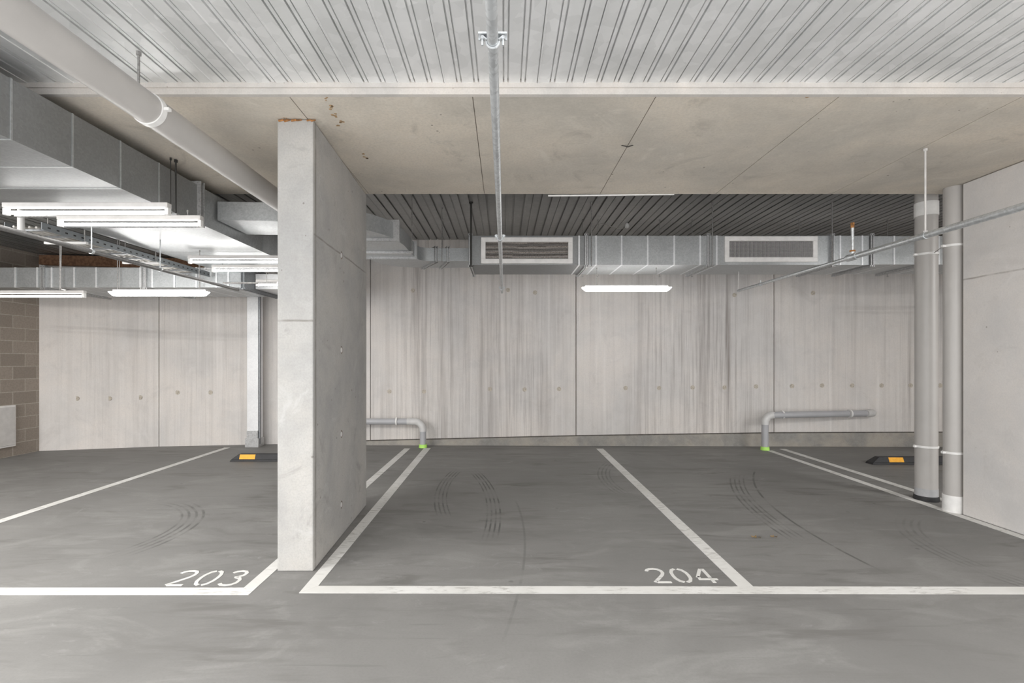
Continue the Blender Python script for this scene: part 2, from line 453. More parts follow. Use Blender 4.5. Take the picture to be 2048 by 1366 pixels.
# ribbed metal decks
def deck(name, x0, x1, y0, y1, z, period, offs, xt, mat, slits=True):
    prof = [(x0, z)]
    k0 = math.ceil((x0-xt)/period); ribs = []
    while xt+k0*period < x1: ribs += [(xt+k0*period+o, i) for i, o in enumerate(offs)]; k0 += 1
    for x, kk in [q for q in ribs if x0+.03 < q[0] < x1-.03]:
        if kk == 0:     # lap joint: a thin slit
            prof += [(x-.003, z), (x-.004, z+.018), (x+.004, z+.018), (x+.002, z-.004), (x+.010, z-.004), (x+.012, z)]
        else:              # re-entrant rib
            w = .0135
            if slits: prof += [(x-w-.005, z), (x-w-.007, z+.024), (x-w+.004, z+.024), (x-w+.004, z+.004), (x+w-.004, z+.004), (x+w-.004, z+.024), (x+w+.007, z+.024), (x+w+.005, z)]
            else: prof += [(x-w, z), (x-w-.006, z+.030), (x+w+.006, z+.030), (x+w, z)]
    prof.append((x1, z))
    mb = MB(); n = len(prof)
    vs = [(p[0], y0, p[1]) for p in prof] + [(p[0], y1, p[1]) for p in prof]
    mb.add(vs, [(i, i+n, i+1+n, i+1) for i in range(n-1)])
    mb.box(x0, x1, y0, y1, z+.05, z+.2)
    return struct(mb.build(name, mat))
# rib phase chosen so that one lap joint falls at x of the photo
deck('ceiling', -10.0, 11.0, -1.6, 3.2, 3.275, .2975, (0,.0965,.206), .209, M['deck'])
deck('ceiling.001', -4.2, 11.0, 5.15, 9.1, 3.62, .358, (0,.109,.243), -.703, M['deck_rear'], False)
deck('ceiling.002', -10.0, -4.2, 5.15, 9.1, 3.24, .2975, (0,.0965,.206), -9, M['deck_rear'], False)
struct(MB().box(-4.25, -4.2, 5.15, 9.1, 3.24, 3.7).build('trim_2', M['soffit']))
b0 = MB(); b0.hexa([(-7.6,8.16,3.06),(-4.3,8.62,3.06),(-4.3,8.72,3.06),(-7.6,8.26,3.06),(-7.6,8.16,3.22),(-4.3,8.62,3.22),(-4.3,8.72,3.22),(-7.6,8.26,3.22)])
struct(b0.build('trim_3', M['brown']))

# blade column
t = thing('concrete_column', 'pale rectangular concrete blade column rising from floor to the ceiling beam between the painted bays', 'column', (-1.5, 4.3, 0))
mb = MB().prism([(-1.612,3.545),(-1.357,3.547),(-1.427,5.17),(-1.682,5.168)], 0, 3.207)
mb.build('shaft', M['column'], t, bevel=.009)
for z in (2.39, 1.585, .87, .27):
    p = Vector((-1.3885, 4.25, z))
    mb = MB().tube([p+Vector((-.02,0,0)), p+Vector((.0016,0,0))], .034, 18)
    mb.mat(1).tube([p+Vector((-.02,0,0)), p+Vector((.003,0,0))], .021, 16)
    mb.build('tie_hole_plug', [M['joint'], M['pvc_pale']], t)
mb = MB()
for x in (-1.60,-1.56,-1.51,-1.47,-1.40,-1.37):
    r = random.uniform(.012,.022)
    mb.tube([(x,3.541,3.196+random.uniform(-.004,.006)),(x+.02+r,3.541,3.2)], [r*.5, r*.35], 8)
mb.build('rust_stain', M['rust'], t)

# ------------------------------------------------------------------ painted lines and bay numbers
def line(name, quad, label):
    mb = MB().prism(quad, 0.0005, .003)
    return tag(mb.build(name, M['paint'], base=(quad[0][0], quad[0][1], 0)), label, 'painted line', 'white bay lines on the garage floor')
line('painted_line', [(-4.72,3.30),(-4.62,3.30),(-4.69,8.55),(-4.79,8.55)], 'long white bay line on the far left of the floor, left of bay number 203')
line('painted_line', [(-10,3.19),(-1.633,3.19),(-1.715,3.29),(-10,3.29)], 'white front line running left under bay number 203')
line('painted_line', [(-1.7149,3.2902),(-1.6325,3.1902),(-1.595,8.47),(-1.695,8.47)], 'white bay line partly hidden by the concrete column, nearest its left side')
line('painted_line', [(-1.322,3.215),(-1.235,3.3155),(-1.255,8.5),(-1.37,8.5)], 'white bay line along the right foot of the concrete column')
line('painted_line', [(-1.32,3.2145),(7.5,3.185),(7.5,3.29),(-1.234,3.315)], 'long white front line running right under bay number 204')
line('painted_line', [(1.545,3.306),(1.645,3.306),(1.665,8.45),(1.55,8.45)], 'white line slanting down the middle of the floor, right of bay number 204')
line('painted_line', [(4.34,3.295),(4.428,3.295),(4.43,8.28),(4.335,8.28)], 'white line from the right green-taped pipe to the foot of right wall')
line('painted_line', [(4.66,4.9),(4.75,4.9),(4.73,8.42),(4.63,8.42)], 'shorter white line passing behind the two upright pipes on the right')

def stroke(mb, pts, w, ox, oy, sx, sy):
    P = [Vector((ox+p[0]*sx, oy+p[1]*sy)) for p in pts]
    L, R = [], []
    for i, p in enumerate(P):
        if i == 0: d = P[1]-P[0]
        elif i == len(P)-1: d = P[-1]-P[-2]
        else: d = (P[i+1]-P[i]).normalized()+(P[i]-P[i-1]).normalized()
        d.normalize(); nn = Vector((-d.y, d.x))*w/2
        L.append(p+nn); R.append(p-nn)
    for i in range(len(P)-1):
        mb.prism([R[i], R[i+1], L[i+1], L[i]], .0006, .0032)
GLY = {
 '2': [[(.03,.80),(.12,.90),(.28,.955),(.5,.965),(.72,.93),(.86,.82),(.88,.68),(.78,.54),(.55,.36),(.30,.18),(.13,.055)],[(.22,.05),(1.0,.05)]],
 '0': [[(.42,.955),(.22,.88),(.09,.7),(.06,.5),(.09,.3),(.22,.13),(.42,.05)],[(.58,.955),(.78,.88),(.91,.7),(.94,.5),(.91,.3),(.78,.13),(.58,.05)]],
 '3': [[(.08,.83),(.22,.92),(.45,.96),(.68,.93),(.82,.82),(.80,.68),(.62,.58),(.42,.54)],[(.55,.53),(.76,.48),(.88,.36),(.87,.2),(.72,.09),(.48,.045),(.22,.06),(.05,.15)]],
 '4': [[(.62,.95),(.45,.78),(.24,.55),(.07,.37)],[(.07,.38),(.22,.38)],[(.74,.96),(.74,.36)],[(.03,.25),(1.08,.25)],[(.74,.21),(.74,.01)]],
}
def bay_number(txt, cx, y0, h, w, pitch, label):
    t = thing('bay_number', label, 'painted number', (cx, y0, 0), 'stencilled bay numbers')
    for k, ch in enumerate(txt):
        mb = MB()
        for pts in GLY[ch]: stroke(mb, pts, .024, cx+(k-1)*pitch-w/2, y0, w, h)
        mb.build('digit', M['paint'], t)
bay_number('203', -2.03, 3.315, .245, .13, .178, 'white stencilled number 203 painted on the floor left of the column')
bay_number('204', 1.225, 3.36, .235, .125, .160, 'white stencilled number 204 painted on the floor by the middle line')

# ------------------------------------------------------------------ wheel stops
def wheel_stop(x0, y, panels, label):
    t = thing('wheel_stop', label, 'wheel stop', (x0+.82, y+.07, 0), 'rubber wheel stops by the back wall')
    L = 1.65; d = .15; h = .105
    b = [(x0,y),(x0+L,y),(x0+L,y+d),(x0,y+d)]
    mb = MB()
    def ring(xa, ya, z): return [(x0+xa,y+ya,z),(x0+L-xa,y+ya,z),(x0+L-xa,y+d-ya,z),(x0+xa,y+d-ya,z)]
    r0, r1, r2 = ring(0,0,0), ring(.02,.006,.03), ring(.12,.035,h)
    for a, c in ((r0,r1),(r1,r2)): mb.hexa(a+c)
    mb.build('body', M['black'], t, bevel=.004)
    for xa, xb in panels:
        mb = MB(); e = .0035
        mb.hexa([(x0+xa,y+.008-e,.035),(x0+xb,y+.008-e,.035),(x0+xb,y+.02,.035),(x0+xa,y+.02,.035),(x0+xa,y+.035-e,h-.006),(x0+xb,y+.035-e,h-.006),(x0+xb,y+.05,h-.006),(x0+xa,y+.05,h-.006)])
        mb.build('reflective_panel', M['yellow'], t)
wheel_stop(-4.06, 7.38, [(.14,.37),(.72,.93),(1.28,1.51)], 'black rubber wheel stop with orange panel, left of the concrete column')
wheel_stop(5.27, 7.16, [(.25,.46),(.72,.93),(1.19,1.40)], 'black rubber wheel stop with orange panel, behind the two upright pipes')

# ------------------------------------------------------------------ ducts
def rect_duct(name, parent, x0, x1, y0, y1, z0, z1, mat, seams=(), ax='x'):
    mb = MB().box(x0, x1, y0, y1, z0, z1)
    e = .008
    mb.mat(1)
    for s in seams:
        if ax == 'x':
            mb.box(s-.011, s+.011, y0-e, y1+e, z0-e*.3, z1+e*.3)
        else:
            mb.box(x0-e*.5, x1+e*.5, s-.006, s+.006, z0-e*.3, z1+e*.3)
    return mb.build(name, [mat, M['seam'] if ax == 'x' else M['duct']], parent, bevel=0)
def flange(parent, s, a0, a1, z0, z1, ax='x', w=.035, e=.03, mat=None, name='flange'):
    mb = MB()
    for off in (-w/2, w/2-.008):
        q0, q1 = s+off, s+off+.010
        def bx(p0, p1, r0, r1):
            if ax == 'x': mb.box(q0, q1, p0, p1, r0, r1)
            else: mb.box(p0, p1, q0, q1, r0, r1)
        bx(a0-e, a0, z0-e, z1+e); bx(a1, a1+e, z0-e, z1+e); bx(a0, a1, z0-e, z0); bx(a0, a1, z1, z1+e)
    # cleats on the corners
    for p, z in ((a0-e*.6, z0-e*.6), (a0-e*.6, z1+e*.4), (a1+e*.4, z0-e*.6)):
        if ax == 'x': mb.box(s-w*.8, s+w*.8, p-.012, p+.012, z-.012, z+.012)
        else: mb.box(p-.012, p+.012, s-w*.8, s+w*.8, z-.012, z+.012)
    # flat of the joint
    if ax == 'x': mb.box(s-w/2+.01, s+w/2-.01, a0-e*.35, a1+e*.35, z0-e*.35, z1+e*.35)
    else: mb.box(a0-e*.35, a1+e*.35, s-w/2+.01, s+w/2-.01, z0-e*.35, z1+e*.35)
    return mb.build(name, mat or M['flange'], parent)
def rod(parent, x, y, z0, z1, r=.005, mat=None, nut=True, name='hanger_rod'):
    mb = MB().tube([(x,y,z0),(x,y,z1)], r, 8)
    if nut: mb.tube([(x,y,z0),(x,y,z0+.012)], r*2.3, 6); mb.tube([(x,y,z1-.02),(x,y,z1)], r*2.2, 6)
    return mb.build(name, mat or M['rod'], parent, smooth=40)
def seamx(p, Y): return (p-VX)*Y/FPX

# main supply duct along the back
YF, YB, ZB, ZT = 6.75, 7.50, 2.783, 3.177
t = thing('supply_duct', 'long galvanised rectangular duct with two grilles, hung in front of the right back wall', 'duct', (2.2, 7.1, ZB))
xA, xB, xC, xD = seamx(937,YF), seamx(1178,YF), seamx(1428,YF), seamx(1738,YF)
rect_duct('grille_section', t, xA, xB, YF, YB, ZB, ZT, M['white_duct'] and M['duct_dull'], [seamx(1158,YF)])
rect_duct('duct_section', t, xB, xC, YF, YB, ZB, ZT, M['duct'], [seamx(p,YF) for p in (1192,1243,1295,1348,1400)])
rect_duct('grille_section', t, xC, xD, YF, YB, ZB, ZT, M['duct'], [seamx(p,YF) for p in (1433,1680,1724)])
rect_duct('duct_section', t, xD, 8.2, YF+.02, YB+.02, ZB+.01, ZT, M['duct'], [seamx(p,YF) for p in (1790,1880,1960,2040)])
for p in (941, 1172, 1416, 1663, 1742): flange(t, seamx(p,YF), YF, YB, ZB, ZT)
flange(t, 5.62, YF+.02, YB+.02, ZB+.01, ZT)
for p, ry, y0 in ((1183,YF-.04,None),(1425,YF-.04,None),(1664,YF-.04,None),(942,YF-.045,None)):
    rod(t, seamx(p,ry), ry, ZB-.03, 3.618, .006 if p != 942 else .012, M['rod'] if p != 942 else M['dark_rod'])
for p in (1165,1196,1319,1384,1598,1775):
    ry = YB+.05; rod(t, seamx(p,ry), ry, ZB-.03, 3.618)
# grilles
def grille(px0, px1, py0, py1, kind):
    x0, x1 = seamx(px0,YF), seamx(px1,YF); z0 = EYE+(VY-py1)*YF/FPX; z1 = EYE+(VY-py0)*YF/FPX
    w = .062; yb = YF-.03
    mb = MB()
    mb.box(x0,x1,yb,YF+.004,z0,z0+w); mb.box(x0,x1,yb,YF+.004,z1-w,z1); mb.box(x0,x0+w,yb,YF+.004,z0+w,z1-w); mb.box(x1-w,x1,yb,YF+.004,z0+w,z1-w)
    g = mb.build('grille_frame', M['frame_white'], t, bevel=.004)
    if kind == 'filter':
        mb = MB().box(x0+w,x1-w,YF-.008,YF-.003,z0+w,z1-w)
        mb.build('filter_pad', M['filter'], g)
        mb = MB(); z = z0+w+.012
        while z < z1-w: mb.bar((x0+w,YF-.014,z),(x1-w,YF-.014,z+random.uniform(-.004,.004)),.004,.004); z += .021
        m = mb.build('wire', M['rod'], g)
    else:
        MB().box(x0+w,x1-w,YF-.006,YF-.002,z0+w,z1-w).build('backing', M['core_back'], g)  # flat dark sheet painted in place of the shade behind the grille
        mb = MB(); x = x0+w
        while x < x1-w: mb.box(x,x+.0028,YF-.022,YF-.006,z0+w,z1-w); x += .0175
        z = z0+w
        while z < z1-w: mb.box(x0+w,x1-w,YF-.022,YF-.006,z,z+.0028); z += .0175
        mb.build('egg_crate_core', M['core'], g)
grille(962, 1145, 475.5, 527.5, 'filter')
grille(1448, 1633, 473.5, 524.5, 'crate')

# cross duct with bends, left of the grille
ZCB, ZCT = 2.88, 3.062
outer = [(-2.83,4.93),(-2.3,4.96),(-1.72,5.19),(-1.52,5.26),(-1.43,5.35),(-1.33,5.51),(-1.25,5.70),(-1.21,6.0),(-1.205,6.55),(-1.20,6.78),(-1.17,6.9),(-1.09,6.965),(-.98,6.98),(-.50,6.98)]
inner = [(-2.83,5.5),(-2.4,5.52),(-2.1,5.56),(-1.95,5.66),(-1.88,5.8),(-1.85,5.98),(-1.84,6.25),(-1.84,6.5),(-1.84,6.8),(-1.82,7.05),(-1.72,7.25),(-1.52,7.42),(-1.25,7.48),(-.50,7.48)]
t = thing('branch_duct', 'small curved galvanised branch duct emerging right of the column and joining the grille duct', 'duct', (-1.5, 6.2, ZCB))
mb = MB(); n = len(outer)
vs = [(*p,ZCB) for p in outer]+[(*p,ZCT) for p in outer]+[(*p,ZCB) for p in inner]+[(*p,ZCT) for p in inner]
fs = []
for i in range(n-1):
    fs += [(i,i+1,n+i+1,n+i),(2*n+i+1,2*n+i,3*n+i,3*n+i+1),(2*n+i,2*n+i+1,i+1,i),(n+i,n+i+1,3*n+i+1,3*n+i)]
fs += [(0,n,3*n,2*n),(n-1,2*n+n-1,3*n+n-1,2*n-1)]
mb.add(vs, fs).build('duct_body', M['duct'], t, smooth=40)
def cross_flange(i, f=0.0, wd=.035):
    a = Vector(outer[i]).lerp(Vector(outer[i+1]), f); b = Vector(inner[i]).lerp(Vector(inner[i+1]), f)
    d = (b-a).normalized(); e = .025; a = a-d*e; b = b+d*e
    mb = MB()
    for k in (-1, 1):
        off = Vector((-d.y, d.x))*k*wd/2
        A = (*(a+off),); B = (*(b+off),)
        mb.bar((*A,ZCB-e/2),(*B,ZCB-e/2),.010,e); mb.bar((*A,ZCT+e/2),(*B,ZCT+e/2),.010,e)
        mb.bar((*(a+off+d*e/2),ZCB-e),(*(a+off+d*e/2),ZCT+e),.010,e,up=(d.x,d.y,0))
    mb.bar((*a,ZCB-e*.3),(*b,ZCB-e*.3),wd,.006)
    mb.build('flange', M['flange'], t)
cross_flange(12, .05); cross_flange(12, .4)
for (a, b) in (((-1.222,5.69),(-1.93,5.69)),((-1.20,6.70),(-1.84,6.70))):
    mb = MB(); e = .028; y = a[1]; x1 = a[0]+e; x0 = b[0]-e
    for k in (-.024, .014):
        mb.box(x0,x1,y+k,y+k+.01,ZCB-e,ZCB); mb.box(x0,x1,y+k,y+k+.01,ZCT,ZCT+e); mb.box(a[0]-.004,x1,y+k,y+k+.01,ZCB,ZCT); mb.box(x0,b[0]+.004,y+k,y+k+.01,ZCB,ZCT)
    mb.box(x0+.01,x1-.01,y-.02,y+.02,ZCB-.008,ZCT+.008)
    mb.build('flange', M['flange'], t)
mb = MB().box(-1.9,-1.16,6.33,6.37,ZCB-.03,ZCB-.002); mb.build('support_channel', M['flange'], t)
for x in (-1.88,-1.175): rod(t, x, 6.35, ZCB-.04, 3.618, .005)
rod(t, -.87, 6.95, ZCB-.02, 3.618, .005); rod(t, -.93, 7.5, ZCB-.02, 3.618, .004)

# large duct at upper left
DX0, DX1, DZ0, DZ1 = -4.1, -2.85, 2.774, 3.125
t = thing('main_duct', 'large galvanised duct running away at upper left above the fluorescent lamps', 'duct', (-3.5, 4.5, DZ0))
def pY(p): return -DX1*FPX/(VX-p)
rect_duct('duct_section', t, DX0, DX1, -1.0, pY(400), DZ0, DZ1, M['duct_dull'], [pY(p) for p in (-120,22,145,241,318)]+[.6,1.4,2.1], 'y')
rect_duct('duct_section', t, DX0, DX1, pY(400), 6.94, DZ0, DZ1, M['duct'], [5.9], 'y')
flange(t, pY(398), DX0, DX1, DZ0, DZ1, 'y', .06, .035)
flange(t, 6.91, DX0, DX1, DZ0, DZ1, 'y', .05, .03)
rod(t, -2.80, pY(340), DZ0-.05, 3.205, .007, M['dark_rod']); rod(t, -2.815, pY(333), DZ0-.04, 3.205, .004, M['dark_rod'])
for yy in (2.0, 6.3): rod(t, -2.80, yy, DZ0-.05, 3.27 if yy < 3.2 else 3.615, .006, M['dark_rod'])
for yy in (pY(340),): MB().box(DX0-.06, -2.78, yy-.02, yy+.02, DZ0-.055, DZ0-.03).build('support_channel', M['flange'], t)

# low duct along the left back wall
LZ0, LZ1, LYF, LYB = 2.52, 2.80, 7.03, 8.08
t = thing('low_duct', 'low galvanised duct running along the back left wall behind the lamps', 'duct', (-5, 7.5, LZ0))
rect_duct('duct_section', t, -7.6, seamx(487,LYF), LYF, LYB, LZ0, LZ1, M['duct'], [seamx(p,LYF) for p in (31,75,104,149,193,281,305,349,393,433,457)])
flange(t, seamx(88,LYF), LYF, LYB, LZ0, LZ1); flange(t, seamx(290,LYF), LYF, LYB, LZ0, LZ1, w=.06); flange(t, seamx(487,LYF), LYF, LYB, LZ0, LZ1, w=.05, mat=M['steel_dark'])
rect_duct('duct_section', t, seamx(490,LYF), -2.3, LYF+.3, LYB, LZ0+.02, LZ1-.04, M['white_duct'], [-3.2,-2.9])
for p in (121, 235, 400): rod(t, seamx(p,LYF-.05), LYF-.05, LZ0-.05, 3.235, .006)

# vertical foil duct on back wall
t = thing('riser_duct', 'bright foil-faced vertical duct standing on the floor against the left back wall', 'duct', (-4.35, 8.7, 0))
vy = 8.62; va, vb = seamx(494,vy), seamx(516,vy)
MB().box(va, vb, vy, vy+.18, .12, 2.9).build('duct_section', M['white_duct'], t, bevel=.004)
mb = MB().box(va-.02, vb+.02, vy-.03, vy+.18, 0, .15); mb.box(va, vb, vy-.012, vy+.1, .15, .28); mb.build('base_boot', M['flange'], t)
mb = MB().box(vb+.003, vb+.028, vy+.01, vy+.05, .05, 2.65)
mb.build('slotted_channel', M['steel_dark'], t)

# ------------------------------------------------------------------ lamps
def batten(x0, x1, y, z, ztop, label, kind='tube', rods=(.18,.82)):
    t = thing('batten_lamp' if kind == 'tube' else 'diffuser_lamp', label, 'lamp', ((x0+x1)/2, y, z), 'linear ceiling lamps')
    if kind == 'tube':
        mb = MB().box(x0+.0, x1-.0, y-.028, y+.028, z+.012, z+.05)
        mb.add([], []); mb.build('housing', M['lamp_body'], t, bevel=.006)
        for xa in (x0+.012, x1-.012):
            MB().box(xa-.014, xa+.014, y-.02, y+.02, z-.042, z+.012).build('lamp_holder', M['white_plastic'], t, bevel=.003)
        MB().tube([(x0+.026,y,z-.022),(x1-.026,y,z-.022)], .013, 14).build('tube', M['tube'], t, smooth=40)
    else:
        mb = MB().box(x0+.05, x1-.05, y-.022, y+.022, z+.016, z+.045)
        mb.build('housing', M['lamp_body'], t, bevel=.01)
        mb = MB()
        a = [(x0,y-.045,z+.015),(x1,y-.045,z+.015),(x1,y+.045,z+.015),(x0,y+.045,z+.015)]
        b = [(x0+.055,y-.03,z-.04),(x1-.055,y-.03,z-.04),(x1-.055,y+.03,z-.04),(x0+.055,y+.03,z-.04)]
        mb.hexa(b+a); mb.build('diffuser', M['led'], t, bevel=.012)
    for f in rods:
        x = x0+(x1-x0)*f
        rod(t, x, y, z+.045, ztop if not isinstance(ztop, tuple) else ztop[rods.index(f)], .0035)
    return t
Y1 = 3.81
batten(seamx(10,Y1), seamx(339,Y1), Y1, 2.645, DZ0, 'nearest fluorescent batten at upper left under the large duct, topmost', rods=())
Y2 = 4.25
batten(seamx(118,Y2), seamx(404,Y2), Y2, 2.675, DZ0, 'second fluorescent batten from the front under the large duct', rods=(.1,.9))
batten(seamx(378,5.8), seamx(378,5.8)+1.25, 5.8, 2.66, DZ0, 'fluorescent batten under the large duct, cut off by the column, glaring on duct', rods=(.1,))
batten(seamx(425,6.4), seamx(425,6.4)+1.25, 6.4, 2.665, DZ0, 'thin lit batten just below the glaring one left of the column', rods=(.1,))
batten(seamx(513,7.0), seamx(513,7.0)+1.25, 7.0, 2.575, DZ0, 'farthest batten left of the column, just above the foil riser', rods=())
batten(seamx(219,6.3), seamx(418,6.3), 6.3, 2.345, (3.235, DZ0), 'lit white diffuser lamp hanging on rods in front of the left back wall', 'led', rods=(.1,.9))
batten(seamx(1163,6.95), seamx(1343,6.95), 6.95, 2.495, ZB, 'lit white diffuser lamp hanging below the right duct between the grilles', 'led', rods=(.17,.83))
batten(seamx(-60,6.3), seamx(170,6.3), 6.3, 2.325, 3.235, 'slim lit batten at the far left edge by the block wall', rods=(.78,))
for (x, y) in ((-5.6,-.6),(-2.6,-.4),(-4.6,1.0),(2.6,-.6),(7.2,2.0),(-7.0,1.4)):  # fill lamps added out of view, shaped as battens
    t = thing('batten_lamp', 'unseen fill lamp added under the front deck, shaped as a batten', 'lamp', (x, y, 3.2), 'added fill lamps')
    MB().box(x-.62, x+.62, y-.045, y+.045, 3.215, 3.272).build('housing', M['lamp_body'], t)
    MB().tube([(x-.6,y,3.198),(x+.6,y,3.198)], .016, 10).build('tube', M['tube'], t, smooth=40)
    l = bpy.data.lights.new('fill_light', 'AREA'); l.shape = 'RECTANGLE'; l.size = 1.2; l.size_y = .06; l.energy = FILL_LAMP * (1.2 if x < -2 else 1.0); l.color = (1,.985,.96)
    lo = bpy.data.objects.new('fill_light', l); C.objects.link(lo); lo.parent = t; lo.location = (0, 0, -.03)

for (x, y) in ((6.9,6.2),(6.9,4.0)):  # hidden lamps added to brighten the right rear of the garage
    batten(x-.62, x+.62, y, 2.66 if y > 5 else 3.1, 3.6 if y > 5 else 3.2, 'unseen batten added beyond the right wall to light the right rear', rods=(.2,.8))
# ------------------------------------------------------------------ pipes
# thick grey pipe at upper left
PX, PZ, PR = -2.107, 2.985, .089
t = thing('drain_pipe', 'thick grey plastic pipe slung diagonally from the top left towards the column', 'pipe', (PX, 3, PZ))
MB().tube([(PX,-.5,PZ),(PX,4.84,PZ)], PR, 40).build('pipe', M['pvc'], t, smooth=40)
mb = MB().tube([(PX,2.945,PZ),(PX,2.985,PZ)], PR+.007, 40)
mb.box(PX+PR-.01, PX+PR+.035, 2.952, 2.978, PZ-.008, PZ+.008)
mb.build('clamp', M['white_plastic'], t, smooth=40)
rod(t, PX, 2.88, PZ+PR, 3.275, .0065)

# two upright pipes at right
def clampring(t, x, y, z, r, mat=None, h=.022):
    mb = MB().tube([(x,y,z-h/2),(x,y,z+h/2)], r+.006, 32)
    mb.box(x-r-.035, x-r+.004, y-.012, y+.012, z-h/2, z+h/2)
    return mb.build('clamp', mat or M['white_plastic'], t, smooth=40)
ax, ay, ar = 4.53, 5.37, .1
t = thing('upright_pipe', 'left of the two upright grey pipes, with black collar and tape at its foot', 'pipe', (ax, ay, 0), 'upright drain pipes by the right wall')
MB().tube([(ax,ay,.0),(ax,ay,3.615)], ar, 40).build('pipe', M['pvc'], t, smooth=40)
MB().tube([(ax,ay,3.04),(ax,ay,3.185)], ar+.006, 40).build('coupling', M['white_plastic'], t, smooth=40)
MB().tube([(ax,ay,.0),(ax,ay,.012),(ax,ay,.045),(ax,ay,.05)], [ar+.012,ar+.014,ar+.01,ar+.003], 40).build('collar', M['black'], t, smooth=40)
MB().tube([(ax,ay,.05),(ax,ay,.13)], ar+.002, 40).build('tape', M['tape'], t, smooth=40)
clampring(t, ax, ay, 2.63, ar); clampring(t, ax, ay, .575, ar)
bx_, by_, br = 4.455, 4.96, .082
t = thing('upright_pipe', 'right of the two upright grey pipes, touching the right wall, pale socket at foot', 'pipe', (bx_, by_, 0), 'upright drain pipes by the right wall')
MB().tube([(bx_,by_,0),(bx_,by_,3.208)], br, 40).build('pipe', M['pvc'], t, smooth=40)
MB().tube([(bx_,by_,.0),(bx_,by_,.165)], br+.007, 40).build('socket', M['white_plastic'], t, smooth=40)
clampring(t, bx_, by_, 2.63, br); clampring(t, bx_, by_, .585, br)
MB().tube([(bx_-br-.02,by_,2.63),(ax+.0,ay-ar,2.63)], .004, 8).build('tie_wire', M['rod'], t)

# central sprinkler pipe
CX, CZ, CR = -.037, 2.5, .0175
t = thing('sprinkler_pipe', 'thin galvanised pipe running from the top centre of view towards the back wall', 'pipe', (CX, 4, CZ))
MB().tube([(CX,.3,CZ),(CX,7.3,CZ),(CX,7.36,CZ-.005)], CR, 20).build('pipe', M['galv_pipe'], t, smooth=40)
def strut(t, x, y, z, w=.09, top=3.27):
    mb = MB().box(x-w/2, x+w/2, y-.012, y+.012, z+CR, z+CR+.006)
    mb.box(x-w/2, x+w/2, y+.008, y+.012, z+CR-.008, z+CR+.006)
    mb.tube(arc((x,y,z),(1,0,0),(0,0,1),CR+.003,180,360,10), .0035, 6)
    for k in (-1,1):
        mb.bar((x+k*(CR+.001),y,z+.002),(x+k*(w/2-.012),y,z+CR-.004),.018,.004)
        mb.tube([(x+k*w*.36,y,z+CR+.012),(x+k*w*.36,y,z+CR-.03)], .0035, 8)
        mb.tube([(x+k*w*.36,y,z+CR-.002),(x+k*w*.36,y,z+CR-.012)], .008, 6)
    mb.build('bracket', M['galv_pipe'], t, smooth=40)
    MB().tube([(x,y,z+CR+.004),(x,y,top)], .0045, 8).build('hanger_rod', M['rod'], t)
strut(t, CX, 1.57, CZ); strut(t, CX, 4.1, CZ, .085, 3.207); strut(t, CX, 7.0, CZ, .085, ZB)

# right sprinkler pipe
RX, RZ, RR = 3.4, 2.506, .026
t = thing('sprinkler_pipe', 'galvanised pipe running diagonally across the right side in front of the upright pipes', 'pipe', (RX, 4, RZ))
mb = MB().tube([(RX,.8,RZ),(RX,4.9,RZ)], RR, 24); mb.build('pipe', M['galv_pipe'], t, smooth=40)
mb = MB().tube([(RX,4.9,RZ),(RX,7.28,RZ)], .0185, 20); mb.build('reduced_pipe', M['galv_pipe'], t, smooth=40)
mb = MB().tube([(RX,4.82,RZ),(RX,4.84,RZ),(RX,4.95,RZ),(RX,4.97,RZ)], [.031,.034,.034,.026], 24); mb.tube([(RX,4.885,RZ),(RX,4.885,RZ+.055)], .024, 20)
mb.build('tee_fitting', M['galv_pipe'], t, smooth=40)
MB().tube([(RX,4.885,RZ+.05),(RX,4.885,2.80)], .014, 16).build('riser', M['galv_pipe'], t, smooth=40)
MB().tube([(RX,4.885,2.79),(RX,4.885,2.84)], [.0155,.017], 16).build('rusty_cap', M['rust'], t, smooth=40)
MB().tube([(RX,4.885,RZ+.05),(RX,4.885,RZ+.066)], .0255, 16).build('rusty_ring', M['rust'], t, smooth=40)
rod(t, RX, 4.04, RZ+RR, 3.207, .007, M['lamp_body'])
mb = MB().tube([(RX,4.028,RZ),(RX,4.052,RZ)], RR+.004, 24); mb.build('clamp', M['galv_pipe'], t, smooth=40)
MB().tube([(RX,7.26,RZ),(RX,7.26,ZB)], .006, 8).build('hanger_rod', M['lamp_body'], t)
mb = MB().tube([(RX,6.62,RZ),(RX,6.65,RZ)], .026, 16); mb.tube([(RX,6.635,RZ),(RX,6.635,RZ+.05)], .008, 8); mb.build('clamp', M['galv_pipe'], t, smooth=40)

# left sprinkler pipe
SX, SZ = -3.65, 2.46
t = thing('sprinkler_pipe', 'dark galvanised pipe running diagonally at left below the cable tray', 'pipe', (SX, 5, SZ))
MB().tube([(SX,1.0,SZ),(SX,6.85,SZ)], .019, 18).build('pipe', M['pipe_dark'], t, smooth=40)
for yy in (4.42, 5.3):
    mb = MB().tube([(SX,yy-.012,SZ),(SX,yy+.012,SZ)], .024, 16); mb.tube([(SX,yy,SZ+.02),(SX,yy,DZ0)], .005, 8); mb.build('clamp', M['galv_pipe'], t, smooth=40)
t = thing('branch_pipe', 'short horizontal pipe crossing in front of the foil riser left of column', 'pipe', (-3.2, 6.5, 2.5))
MB().tube([(-3.78,6.72,2.535),(-3.06,6.72,2.535)], .014, 12).build('pipe', M['rod'], t, smooth=40)
MB().tube([(-3.2,6.72,2.535),(-3.2,6.72,2.77)], .005, 8).build('hanger_rod', M['rod'], t)
t = thing('drop_pipe', 'short thick pale vertical pipe stub at the left edge below the nearest lamp', 'pipe', (-4.25, 4.4, 2.6))
dY = 4.4; dx = seamx(42,dY)
